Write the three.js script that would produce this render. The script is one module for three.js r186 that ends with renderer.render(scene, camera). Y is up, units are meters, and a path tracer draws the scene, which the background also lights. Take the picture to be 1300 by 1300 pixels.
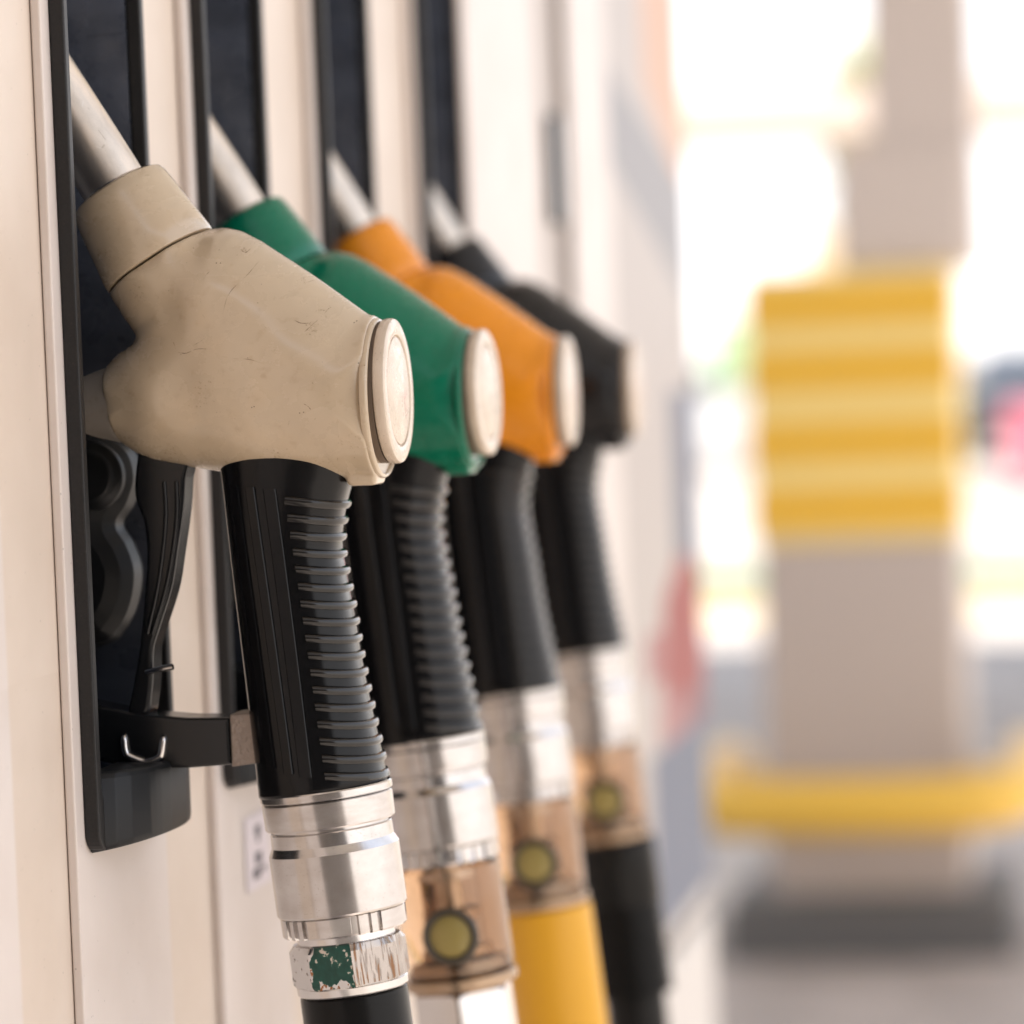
import * as THREE from 'three';
import { mergeGeometries, mergeVertices, toCreasedNormals } from 'three/addons/utils/BufferGeometryUtils.js';
import { RoundedBoxGeometry } from 'three/addons/geometries/RoundedBoxGeometry.js';
import { ImprovedNoise } from 'three/addons/math/ImprovedNoise.js';

// ---------------------------------------------------------------- camera, sky, sun, exposure
const scene = new THREE.Scene();
const camera = new THREE.PerspectiveCamera(16.8067, 1, 0.05, 900);
{
  const F = new THREE.Vector3(-0.17364329, -0.03499225, -0.98418675);
  const R = new THREE.Vector3(0.98424525, -0.03996484, -0.17223268);
  const U = new THREE.Vector3(0.03330606, 0.99858818, -0.04138058);
  camera.position.set(0.397, 1.1, 0);
  camera.quaternion.setFromRotationMatrix(new THREE.Matrix4().makeBasis(R, U, F.clone().negate()));
  camera.focus = 1.333;
  camera.userData.fStop = 5.3;
}
const renderer = new THREE.WebGLRenderer({ antialias: true });
renderer.toneMapping = THREE.LinearToneMapping;
renderer.toneMappingExposure = 3.5;
renderer.shadowMap.enabled = true;
{
  const W = 128, H = 64, d = new Float32Array(W * H * 4);
  const hor = [0.66, 0.63, 0.60], zen = [0.33, 0.39, 0.51];
  for (let j = 0; j < H; j++) {
    const el = ((j + 0.5) / H - 0.5) * Math.PI, t = Math.pow(Math.max(0, Math.sin(el)), 0.55);
    for (let i = 0; i < W; i++) {
      const o = (j * W + i) * 4;
      for (let c = 0; c < 3; c++) d[o + c] = hor[c] + (zen[c] - hor[c]) * t;
      d[o + 3] = 1;
    }
  }
  const sky = new THREE.DataTexture(d, W, H, THREE.RGBAFormat, THREE.FloatType);
  sky.mapping = THREE.EquirectangularReflectionMapping; sky.magFilter = THREE.LinearFilter; sky.minFilter = THREE.LinearFilter;
  sky.needsUpdate = true;
  scene.background = sky; scene.environment = sky;
}
const sun = new THREE.DirectionalLight(new THREE.Color(1.0, 0.945, 0.87), 4.2);
sun.position.set(9, 13, 1.5); sun.target.position.set(0, 0, -3);
sun.castShadow = true; sun.shadow.mapSize.set(2048, 2048); sun.shadow.radius = 3;
Object.assign(sun.shadow.camera, { left: -30, right: 30, top: 30, bottom: -30, near: 0.1, far: 80 });
scene.add(sun, sun.target);

// ---------------------------------------------------------------- helpers
const noise = new ImprovedNoise();
let seed = 7;
const rnd = () => { seed = (seed * 1664525 + 1013904223) >>> 0; return seed / 4294967296; };
const taken = {};
const numbered = n => { taken[n] = (taken[n] ?? -1) + 1; return taken[n] ? `${n}_${String(taken[n]).padStart(3, '0')}` : n; };
function shade(m) { m.castShadow = m.receiveShadow = true; return m; }
function part(name, geo, mat, parent) { const m = shade(new THREE.Mesh(geo, mat)); m.name = name; parent.add(m); return m; }
function thing(name, label, category, pos = [0, 0, 0], group) {
  const o = new THREE.Group(); o.name = numbered(name); o.position.set(...pos); scene.add(o);
  o.userData = { label, category }; if (group) o.userData.group = group;
  return o;
}
function struct(name, geo, mat) { const m = part(name, geo, mat, scene); m.userData = { kind: 'structure' }; return m; }
const mm = g => g.scale(0.001, 0.001, 0.001);
function box(x0, x1, y0, y1, z0, z1, r = 0) {
  const g = r ? new RoundedBoxGeometry(x1 - x0, y1 - y0, z1 - z0, 2, r) : new THREE.BoxGeometry(x1 - x0, y1 - y0, z1 - z0);
  return g.translate((x0 + x1) / 2, (y0 + y1) / 2, (z0 + z1) / 2);
}
// surface of revolution along +y; rf(angle, h, r) may change the radius (slots, hexagons)
function turned(profile, seg = 72, rf = null, crease = 0.5) {
  const pos = [], uv = [], idx = [], n = profile.length;
  let len = 0; const L = profile.map((p, i) => (i ? (len += Math.hypot(p[0] - profile[i - 1][0], p[1] - profile[i - 1][1])) : 0));
  for (let i = 0; i < n; i++) for (let j = 0; j <= seg; j++) {
    const a = j / seg * Math.PI * 2, r = rf ? rf(a, profile[i][1], profile[i][0]) : profile[i][0];
    pos.push(Math.cos(a) * r, profile[i][1], -Math.sin(a) * r); uv.push(j / seg, L[i] / (len || 1));
  }
  for (let i = 0; i < n - 1; i++) for (let j = 0; j < seg; j++) {
    const a = i * (seg + 1) + j, b = a + seg + 1;
    idx.push(a, a + 1, b, b, a + 1, b + 1);
  }
  const g = new THREE.BufferGeometry();
  g.setAttribute('position', new THREE.Float32BufferAttribute(pos, 3));
  g.setAttribute('uv', new THREE.Float32BufferAttribute(uv, 2));
  g.setIndex(idx);
  return toCreasedNormals(g, crease);
}
function along(geo, from, dir) {
  const q = new THREE.Quaternion().setFromUnitVectors(new THREE.Vector3(0, 1, 0), new THREE.Vector3(...dir).normalize());
  return geo.applyQuaternion(q).translate(...from);
}
function extrude(pts, depth, bevel, smooth = false, holes = []) {
  const mk = (C, p) => { const s = new C(); if (smooth) { s.moveTo(...p[0]); s.splineThru(p.slice(1).concat([p[0]]).map(q => new THREE.Vector2(...q))); } else p.forEach((q, i) => i ? s.lineTo(...q) : s.moveTo(...q)); return s; };
  const s = mk(THREE.Shape, pts); s.holes = holes.map(h => mk(THREE.Path, h));
  const g = new THREE.ExtrudeGeometry(s, { depth: depth - 2 * bevel, bevelEnabled: bevel > 0, bevelSize: bevel, bevelThickness: bevel, bevelOffset: -bevel, bevelSegments: 3, curveSegments: 8 });
  return g.translate(0, 0, -depth / 2 + bevel);
}
const lin = (r, g, b) => new THREE.Color().setRGB(r, g, b);

// ---------------------------------------------------------------- textures (grain, dirt, scratches, print)
function dataTex(w, h, f, srgb = false, rx = 1, ry = 1) {
  const d = new Uint8Array(w * h * 4);
  for (let j = 0; j < h; j++) for (let i = 0; i < w; i++) {
    const c = f(i / w, j / h, i, j), o = (j * w + i) * 4;
    for (let k = 0; k < 3; k++) d[o + k] = Math.max(0, Math.min(255, (Array.isArray(c) ? c[k] : c) * 255));
    d[o + 3] = 255;
  }
  const t = new THREE.DataTexture(d, w, h); t.wrapS = t.wrapT = THREE.RepeatWrapping; t.magFilter = THREE.LinearFilter; t.minFilter = THREE.LinearMipmapLinearFilter;
  t.generateMipmaps = true; if (srgb) t.colorSpace = THREE.SRGBColorSpace; t.repeat.set(rx, ry); t.needsUpdate = true; return t;
}
const fbm = (x, y, z, o = 4) => { let s = 0, a = 0.5; for (let i = 0; i < o; i++) { s += a * noise.noise(x, y, z); x *= 2.03; y *= 2.03; a *= 0.5; } return s; };
const grainTex = dataTex(512, 512, () => 0.35 + 0.65 * rnd());
const blotchTex = dataTex(256, 256, (u, v) => 0.62 + 0.75 * fbm(u * 8, v * 8, 3.1, 4) + 0.08 * (rnd() - 0.5));
const metalRough = dataTex(512, 256, (u, v, i, j) => 0.62 + 0.12 * fbm(u * 12, v * 6, 1.7, 3) + 0.05 * (rnd() - 0.5));
const metalTint = dataTex(512, 256, (u, v) => { const n = fbm(u * 16, v * 6, 5.2, 4), s = rnd() < 0.004 ? 0.25 : 0; return [0.93 + 0.08 * n - s, 0.92 + 0.09 * n - s, 0.91 + 0.10 * n - s]; }, true);
// scratched and smudged vinyl: x -125..15 mm, y -45..75 mm of the nozzle
function vinylTex(traced, k) {
  const W = 1024, c = document.createElement('canvas'); c.width = c.height = W; const g = c.getContext('2d');
  const im = g.createImageData(W, W);
  for (let j = 0; j < W; j++) for (let i = 0; i < W; i++) {
    const n = fbm(i / 150, j / 150, k, 4), n2 = fbm(i / 38, j / 38, k + 9, 3), dirt = Math.max(0, n2 - 0.2) * 0.7, o = (j * W + i) * 4;
    const v = 240 + 8 * n - 60 * dirt + 7 * (rnd() - 0.5);
    im.data[o] = v; im.data[o + 1] = v - 5 * Math.max(0, n) - 16 * dirt; im.data[o + 2] = v - 12 * Math.max(0, n) - 34 * dirt; im.data[o + 3] = 255;
  }
  g.putImageData(im, 0, 0);
  const X = x => (x + 125) / 140 * W, Y = y => (75 - y) / 120 * W, P = (px, py) => [X((px - 503) * 0.3175 + 7.3 - 0.012 * (py - 497)), Y(-(py - 497) * 0.309 - 0.012 * (px - 503))];
  g.lineCap = 'round';
  const stroke = (pts, w, col) => {   // a scratch: thins out, skips and changes weight along its way
    const cv = new THREE.CatmullRomCurve3(pts.map(p => new THREE.Vector3(p[0], p[1], 0))), N = 30, k0 = rnd() * 50; g.strokeStyle = col; let a = cv.getPoint(0);
    for (let i = 1; i <= N; i++) {
      const t = i / N, b = cv.getPoint(t), e = Math.sin(Math.PI * Math.min(1, t * 1.02)) ** 0.6, m = 0.62 + 0.9 * noise.noise(t * 7 + k0, 1.3, 2.2);
      if (m > 0.2) { g.lineWidth = Math.max(0.3, w * e * m); g.globalAlpha = Math.min(1, 0.35 + 0.65 * m * e); g.beginPath(); g.moveTo(a.x, a.y); g.lineTo(b.x + (rnd() - 0.5) * 0.8, b.y + (rnd() - 0.5) * 0.8); g.stroke(); }
      a = b;
    }
    g.globalAlpha = 1;
  };
  if (traced) {
    const D = 'rgba(66,46,28,0.6)', M = 'rgba(80,60,40,0.45)';
    for (const [px, py, n, sp] of [[393, 418, 60, 9], [150, 228, 40, 7], [300, 318, 24, 5], [372, 357, 20, 6], [400, 395, 30, 10], [168, 372, 60, 14], [120, 330, 60, 18], [258, 500, 50, 22], [345, 585, 60, 24], [440, 560, 40, 20], [205, 575, 50, 18]])   // specks of rubbed-in grime; those at the sleeve's lower left paint its shade
      for (let i = 0; i < n * 0.5; i++) { const q = P(px + (rnd() + rnd() - 1) * sp, py + (rnd() + rnd() - 1) * sp); g.fillStyle = `rgba(84,58,34,${0.05 + 0.16 * rnd()})`; g.beginPath(); g.ellipse(...q, 1 + 5 * rnd() * rnd(), 0.8 + 2 * rnd(), rnd() * 3, 0, 7); g.fill(); }
    stroke([P(320, 333), P(311, 350), P(291, 375), P(284, 400)], 2.0, D);
    stroke([P(225, 448), P(236, 449), P(250, 444), P(271, 444)], 2.6, D);
    stroke([P(284, 453), P(300, 456), P(318, 457), P(338, 463)], 2.4, D);
    stroke([P(214, 429), P(219, 436), P(222, 444)], 1.6, M);
    stroke([P(245, 440), P(256, 434), P(263, 429)], 1.6, M);
    stroke([P(370, 352), P(374, 360), P(386, 353)], 1.8, M);
    stroke([P(404, 400), P(407, 394), P(410, 391)], 1.8, M);
    stroke([P(371, 408), P(380, 412), P(398, 411)], 2.2, D);
    stroke([P(382, 426), P(392, 415), P(399, 407)], 3.4, 'rgba(70,48,28,0.35)');
    stroke([P(386, 512), P(392, 516), P(396, 521)], 2.4, D);
    stroke([P(296, 318), P(303, 322), P(308, 315)], 3.2, 'rgba(80,56,34,0.4)');
    stroke([P(258, 357), P(262, 350), P(266, 346)], 1.5, M);
    for (const [x, y] of [[321, 517], [324, 516], [386, 523], [381, 524], [452, 462], [438, 411], [440, 409], [272, 336], [277, 336]]) { g.fillStyle = 'rgba(38,28,20,0.8)'; g.beginPath(); g.arc(...P(x, y), 1.7, 0, 7); g.fill(); }
  }
  for (let i = 0; i < (traced ? 30 : 24); i++) {
    const x = rnd() * W, y = rnd() * W, a = rnd() * 6.3, l = 8 + 34 * rnd() * rnd(), b = (rnd() - 0.5) * 8;
    stroke([[x, y], [x + Math.cos(a) * l / 2 + b, y + Math.sin(a) * l / 2], [x + Math.cos(a) * l, y + Math.sin(a) * l]], 0.7 + rnd(), rnd() < 0.6 ? 'rgba(80,62,44,0.2)' : 'rgba(255,250,240,0.3)');
  }
  for (let i = 0; i < 90; i++) { g.fillStyle = `rgba(50,38,26,${0.15 + 0.3 * rnd()})`; g.beginPath(); g.arc(rnd() * W, rnd() * W, 0.5 + 1.1 * rnd(), 0, 7); g.fill(); }
  const t = new THREE.CanvasTexture(c); t.colorSpace = THREE.SRGBColorSpace; t.wrapS = t.wrapT = THREE.RepeatWrapping; return t;
}
const vinylA = vinylTex(true, 2.3), vinylB = vinylTex(false, 11.7);
function planarUV(g) {   // metres of the nozzle -> the vinyl sheet
  const p = g.attributes.position, uv = new Float32Array(p.count * 2);
  for (let i = 0; i < p.count; i++) { uv[2 * i] = (p.getX(i) * 1000 + 125) / 140; uv[2 * i + 1] = (p.getY(i) * 1000 + 45) / 120; }
  g.setAttribute('uv', new THREE.BufferAttribute(uv, 2)); return g;
}
function boxUV(g, s = 1) {   // uv in metres / s by the face's main direction
  const p = g.attributes.position, n = g.attributes.normal, uv = new Float32Array(p.count * 2);
  for (let i = 0; i < p.count; i++) {
    const ax = Math.abs(n.getX(i)), ay = Math.abs(n.getY(i)), az = Math.abs(n.getZ(i));
    const [a, b] = ax >= ay && ax >= az ? [p.getZ(i), p.getY(i)] : ay >= az ? [p.getX(i), p.getZ(i)] : [p.getX(i), p.getY(i)];
    uv[2 * i] = a / s; uv[2 * i + 1] = b / s;
  }
  g.setAttribute('uv', new THREE.BufferAttribute(uv, 2)); return g;
}
const scuffTex = (() => {
  const W = 1024, c = document.createElement('canvas'); c.width = c.height = W; const g = c.getContext('2d');
  const im = g.createImageData(W, W);
  for (let j = 0; j < W; j++) for (let i = 0; i < W; i++) { const v = 225 + 60 * fbm(i / 90, j / 40, 6.6, 4) + 10 * (rnd() - 0.5), o = (j * W + i) * 4; im.data[o] = im.data[o + 1] = im.data[o + 2] = v; im.data[o + 3] = 255; }
  g.putImageData(im, 0, 0); g.lineCap = 'round';
  for (let i = 0; i < 260; i++) { const x = rnd() * W, y = rnd() * W, a = 0.3 + 0.9 * (rnd() - 0.5), l = 10 + 50 * rnd(); g.lineWidth = 0.6 + 2.6 * rnd() * rnd(); g.strokeStyle = rnd() < 0.65 ? `rgba(20,22,30,${0.2 + 0.5 * rnd()})` : `rgba(255,255,255,${0.2 + 0.4 * rnd()})`; g.beginPath(); g.moveTo(x, y); g.lineTo(x + l * Math.cos(a), y + l * Math.sin(a)); g.stroke(); }
  const t = new THREE.CanvasTexture(c); t.colorSpace = THREE.SRGBColorSpace; t.wrapS = t.wrapT = THREE.RepeatWrapping; return t;
})();
const spoutTex = (() => {
  const W = 512, c = document.createElement('canvas'); c.width = c.height = W; const g = c.getContext('2d');
  const im = g.createImageData(W, W);
  for (let j = 0; j < W; j++) for (let i = 0; i < W; i++) { const n = fbm(i / 40, j / 60, 2.6, 4), v = 232 + 46 * n + 12 * (rnd() - 0.5), o = (j * W + i) * 4; im.data[o] = v; im.data[o + 1] = v - 6 - 10 * Math.max(0, n); im.data[o + 2] = v - 14 - 22 * Math.max(0, n); im.data[o + 3] = 255; }
  g.putImageData(im, 0, 0);
  for (let i = 0; i < 160; i++) { const x = rnd() * W, y = rnd() * W, a = rnd() * 6.28, l = 3 + 22 * rnd() * rnd(); g.lineWidth = 0.6 + 1.4 * rnd(); g.strokeStyle = rnd() < 0.6 ? `rgba(90,66,44,${0.2 + 0.45 * rnd()})` : 'rgba(255,255,255,0.5)'; g.beginPath(); g.moveTo(x, y); g.lineTo(x + l * Math.cos(a), y + l * Math.sin(a)); g.stroke(); }
  const t = new THREE.CanvasTexture(c); t.colorSpace = THREE.SRGBColorSpace; t.wrapS = t.wrapT = THREE.RepeatWrapping; return t;
})();
// chipped green paint and rust over chrome, wrapped round the nut
const nutMaps = (() => {
  const W = 1024, H = 128, a = document.createElement('canvas'), b = document.createElement('canvas'); a.width = b.width = W; a.height = b.height = H;
  const g = a.getContext('2d'), q = b.getContext('2d');
  g.fillStyle = '#cbc8c6'; g.fillRect(0, 0, W, H); q.fillStyle = 'rgb(0,30,255)'; q.fillRect(0, 0, W, H);
  const ia = g.getImageData(0, 0, W, H), ib = q.getImageData(0, 0, W, H), kinds = [0, 2, 2, 1, 0, 2, 1, 1];
  for (let y = 0; y < H; y++) for (let x = 0; x < W; x++) {   // eight flats: painted, streaked with rust, or bright
    const t = (x / W * 360 - 254 + 720) / 45, f = Math.floor(t) % 8, u = t - Math.floor(t), v = y / H, e = Math.min(u, 1 - u, (v - 0.1) * 0.7, (0.92 - v) * 0.7), o = (y * W + x) * 4;
    const n = fbm(u * 3, v * 3, f + 0.4, 5), n2 = fbm(u * 7, v * 9, f + 5.4, 4), st = fbm(u * 16, v * 2.2, f + 9.1, 4);
    let c = null, m = null;
    if (kinds[f] === 0 && n * 0.7 + Math.min(e, 0.2) * 2.2 > 0.05) { c = n2 > 0.24 ? [200, 190, 178] : [12 + 20 * n2, 66 + 30 * n2, 55 + 26 * n2]; m = n2 > 0.24 ? [0, 70, 230] : [0, 115, 0]; }
    else if (kinds[f] === 0 && n2 > 0.12) { c = [146, 92, 52]; m = [0, 150, 40]; }
    if (kinds[f] === 1) { c = [168, 160, 154]; m = [0, 48, 255]; }
    if (kinds[f] === 1 && st > 0.06 && e > 0) { c = st > 0.22 ? [134, 100, 74] : [150, 140, 132]; m = [0, 100, 190]; }
    if (kinds[f] === 2 && n2 > 0.3) { c = [84, 68, 56]; m = [0, 130, 90]; }
    if (c) { ia.data.set(c, o); ib.data.set(m, o); }
  }
  g.putImageData(ia, 0, 0); q.putImageData(ib, 0, 0);
  const mk = (c, s) => { const t = new THREE.CanvasTexture(c); t.wrapS = THREE.RepeatWrapping; if (s) t.colorSpace = THREE.SRGBColorSpace; return t; };
  return [mk(a, true), mk(b, false)];
})();

// ---------------------------------------------------------------- materials
const std = o => new THREE.MeshPhysicalMaterial({ ...o });
const rep = (t, x, y = x) => { const c = t.clone(); c.repeat.set(x, y); c.needsUpdate = true; return c; };
const vinyl = (col, map, rough = 0.42) => std({ color: col, map, roughness: rough, roughnessMap: rep(blotchTex, 1.3), bumpMap: rep(grainTex, 2.5), bumpScale: 0.000003, clearcoat: 0.25, clearcoatRoughness: 0.2, specularIntensity: 0.6 });
const M = {
  beige: Object.assign(vinyl(lin(0.60, 0.475, 0.33), vinylA, 0.42), { clearcoat: 0.6, clearcoatRoughness: 0.16, specularIntensity: 0.9 }),
  green: vinyl(lin(0.0, 0.175, 0.095), vinylB, 0.45),
  orange: vinyl(lin(0.93, 0.33, 0.018), vinylB, 0.45),
  black: vinyl(lin(0.011, 0.011, 0.012), vinylB, 0.5),
  capCream: std({ color: lin(0.70, 0.59, 0.47), map: rep(metalTint, 1), roughness: 0.5, roughnessMap: rep(blotchTex, 2), clearcoat: 0.15, clearcoatRoughness: 0.3 }),
  collar: std({ color: lin(0.30, 0.26, 0.22), map: vinylB, roughness: 0.55 }),
  gap: std({ color: lin(0.14, 0.10, 0.07), roughness: 0.8 }),
  grip: std({ color: lin(0.005, 0.005, 0.0055), roughness: 0.2, specularIntensity: 0.5 }),
  rib: std({ color: lin(0.009, 0.0078, 0.0068), roughness: 0.14, specularIntensity: 1 }),
  plastic: std({ color: lin(0.006, 0.0065, 0.0075), roughness: 0.22, specularIntensity: 0.9 }),
  frame: std({ color: lin(0.034, 0.032, 0.032), roughness: 0.5, specularIntensity: 0.7, bumpMap: rep(grainTex, 0.7), bumpScale: 0.00002, map: dataTex(256, 256, () => { const s = rnd(); return s < 0.006 ? [0.95, 0.9, 0.85] : 0.62 + 0.12 * rnd(); }, true) }),
  recess: std({ color: lin(0.085, 0.097, 0.128), map: scuffTex, roughness: 0.5, roughnessMap: rep(blotchTex, 4), bumpMap: rep(blotchTex, 5, 2), bumpScale: 0.00025 }),
  alu: std({ color: lin(0.66, 0.64, 0.63), metalness: 1, roughness: 0.29, roughnessMap: metalRough, map: metalTint }),
  aluSpout: std({ color: lin(0.86, 0.81, 0.75), metalness: 1, roughness: 0.62, roughnessMap: rep(metalRough, 1), map: spoutTex }),
  chrome: std({ color: lin(1, 1, 1), metalness: 1, roughness: 1, map: nutMaps[0], roughnessMap: nutMaps[1], metalnessMap: nutMaps[1] }),
  steel: std({ color: lin(0.66, 0.64, 0.63), metalness: 1, roughness: 0.2 }),
  worn: std({ color: lin(0.34, 0.28, 0.24), metalness: 0.7, roughness: 0.5, bumpMap: rep(blotchTex, 6), bumpScale: 0.0008 }),
  hose: std({ color: lin(0.005, 0.005, 0.005), roughness: 0.27, specularIntensity: 0.4 }),
  hoseYellow: std({ color: lin(0.72, 0.36, 0.012), roughness: 0.42 }),
  sight: std({ color: lin(1, 1, 1), roughness: 0.04, transmission: 1, thickness: 0.04, ior: 1.46, attenuationColor: lin(0.62, 0.42, 0.27), attenuationDistance: 0.042 }),
  ball: std({ color: lin(0.30, 0.235, 0.07), roughness: 0.35 }),
  panel: std({ color: lin(0.72, 0.655, 0.615), roughness: 0.40, bumpMap: rep(grainTex, 3), bumpScale: 0.000012, specularIntensity: 0.55,
    map: dataTex(1024, 1024, (u, v) => { const n = fbm(u * 9, v * 9, 8.8, 4), s = rnd() < 0.0009 ? 0.3 * rnd() : 0; return [0.965 + 0.05 * n - s, 0.955 + 0.06 * n - s, 0.945 + 0.07 * n - s]; }, true) }),
  bronze: std({ color: lin(0.40, 0.29, 0.20), metalness: 0.9, roughness: 0.25 }),
  bezel: std({ color: lin(0.06, 0.05, 0.035), roughness: 0.3 }),
  cam: std({ color: lin(0.010, 0.011, 0.0125), roughness: 0.38 }),
  rest: std({ color: lin(0.010, 0.011, 0.0125), roughness: 0.5, specularIntensity: 0.7 }),
  strip: null,
  cabinet: std({ color: lin(0.62, 0.56, 0.50), roughness: 0.5 }),
  groove: std({ color: lin(0.45, 0.39, 0.35), roughness: 0.5 }),
};
M.strip = M.panel.clone(); M.strip.color = lin(0.69, 0.595, 0.51);  // panel colour turned tan: paints in the shade of the recessed strips

// ---------------------------------------------------------------- ground, island, canopy
const concreteTex = dataTex(512, 512, (u, v) => { const n = fbm(u * 6, v * 6, 0.7, 5) + 0.12 * (rnd() - 0.5); return [0.8 + 0.22 * n, 0.79 + 0.22 * n, 0.78 + 0.22 * n]; }, true);
const groundMat = std({ color: lin(0.50, 0.46, 0.425), roughness: 0.85, map: rep(concreteTex, 0.4), bumpMap: rep(grainTex, 2), bumpScale: 0.001 });
struct('ground', boxUV(new THREE.PlaneGeometry(1200, 1200).rotateX(-Math.PI / 2)), groundMat);
const island = struct('island_kerb', boxUV(box(-0.62, -0.40, 0, 0.018, -9, -0.4, 0.004)), std({ color: lin(0.70, 0.65, 0.61), roughness: 0.8, map: rep(concreteTex, 1) }));

struct('island_slab', boxUV(box(-0.40, 0.62, 0, 0.012, -9, -0.4, 0.004)), std({ color: lin(0.66, 0.60, 0.57), roughness: 0.7, map: rep(concreteTex, 1) }));
struct('grass_verge', boxUV(box(-14, 12, 0, 0.05, -19.4, -18.0)), std({ color: lin(0.17, 0.24, 0.08), roughness: 0.9, map: rep(concreteTex, 2) }));
struct('road_line', boxUV(box(-14, 12, 0, 0.006, -16.7, -16.1)), std({ color: lin(0.70, 0.46, 0.05), roughness: 0.7, map: rep(concreteTex, 1) }));

{
  const c = thing('station_canopy', 'flat white canopy roof high over the pumps', 'canopy');
  const w = std({ color: lin(0.7, 0.67, 0.63), roughness: 0.6 });
  part('roof_slab', box(-4.6, 3.4, 4.6, 4.9, -12.5, 3.2), w, c);
  for (const [a, b, d, e] of [[-4.66, -4.6, -12.56, 3.26], [3.4, 3.46, -12.56, 3.26]]) part('fascia', box(a, b, 4.5, 5.1, d, e), w, c);
  for (const [d, e] of [[-12.56, -12.5], [3.2, 3.26]]) part('fascia', box(-4.6, 3.4, 4.5, 5.1, d, e), w, c);
}

{
  // unseen shop, added behind the camera to cut front light and darken reflections
  const c = thing('added_dark_shop', 'unseen shop block with dark glass, added behind the viewer to dim the front light', 'building');
  part('wall', box(-7, 5, 0, 0.7, 4.4, 9), std({ color: lin(0.30, 0.25, 0.21), roughness: 0.8 }), c);
  part('upper_wall', box(-7, 5, 3.0, 4.5, 4.4, 9), std({ color: lin(0.45, 0.38, 0.32), roughness: 0.8 }), c);
  const gl = std({ color: lin(0.03, 0.034, 0.04), roughness: 0.12 }), al = std({ color: lin(0.2, 0.2, 0.2), roughness: 0.4 });
  for (let k = 0; k < 6; k++) { part('added_dark_window', box(-6.95 + 2 * k, -5.05 + 2 * k, 0.7, 3.0, 4.6, 9), gl, c); part('mullion', box(-7.05 + 2 * k, -6.95 + 2 * k, 0.7, 3.0, 4.45, 4.6), al, c); }
}

// ---------------------------------------------------------------- dispenser
const ZC = [-1.333, -1.540, -1.779, -2.040];      // middle of each nozzle bay
const HB = 0.9290, HT = 1.40, HW = 0.056;          // holster frame: bottom, top, half width
const disp = thing('fuel_dispenser', 'cream metal fuel dispenser cabinet carrying the row of four nozzles', 'fuel dispenser');
part('cabinet', box(-0.50, -0.09, 0.10, 2.25, -2.765, -0.86, 0.004), M.cabinet, disp);
part('plinth', box(-0.46, -0.03, 0, 0.10, -2.72, -0.90), std({ color: lin(0.1, 0.1, 0.1), roughness: 0.7 }), disp);
{
  // front panels, 4 mm proud of the strips between them; the four bays are cut out behind the holsters
  const zy = (z0, z1, y0, y1, hole) => {
    const g = extrude([[-z0, y0], [-z1, y0], [-z1, y1], [-z0, y1]], 0.004, 0.0009, false, hole ? [hole.map(([z, y]) => [-z, y])] : []);
    return boxUV(g.rotateY(Math.PI / 2).translate(-0.002, 0, 0), 0.5);
  };
  part('front_panel', zy(-0.87, -1.194, 0.11, 2.24), M.panel, disp);
  ZC.forEach((z, i) => {
    const h = HW - 0.004;
    part('front_panel', zy(z + 0.066, z - 0.0585, 0.11, 2.24, [[z + h, HB + 0.012], [z - h, HB + 0.012], [z - h, HT - 0.01], [z + h, HT - 0.01]]), M.panel, disp);
  });
  part('front_panel', zy(-2.145, -2.415, 0.11, 2.24), M.panel, disp);
  part('front_panel', zy(-2.565, -2.765, 0.11, 2.24), M.panel, disp);
  const ends = [[-1.18, ZC[0] + 0.0545]];
  for (let i = 0; i < 4; i++) ends.push([ZC[i] - 0.0545, i < 3 ? ZC[i + 1] + 0.0545 : -2.16]);
  for (const [a, b] of ends) part('trim_strip', boxUV(box(-0.0075, -0.0043, 0.11, 2.24, b, a, 0.0006), 0.5), M.strip, disp);
  part('corner_groove', box(-0.012, -0.008, 0.11, 2.24, -2.59, -2.39), M.groove, disp);
  part('groove_latch', box(-0.008, -0.001, 1.22, 1.30, -2.535, -2.50, 0.003), M.plastic, disp);
  // dark printed label, too blurred to read, under the second bay
  const c = document.createElement('canvas'); c.width = 128; c.height = 160; const g = c.getContext('2d');
  g.fillStyle = '#d9cfd2'; g.fillRect(0, 0, 128, 160); g.fillStyle = '#4a4650';
  for (const [x, y, w, h] of [[52, 26, 30, 22], [60, 48, 14, 16], [48, 84, 36, 26], [34, 116, 40, 24], [78, 118, 26, 12]]) g.fillRect(x, y, w, h);
  const t = new THREE.CanvasTexture(c); t.colorSpace = THREE.SRGBColorSpace;
  const s = new THREE.PlaneGeometry(0.044, 0.034).rotateY(Math.PI / 2).translate(0.0006, 0.894, -1.540);
  part('label_sticker', s, std({ map: t, roughness: 0.5 }), disp);
}

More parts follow.
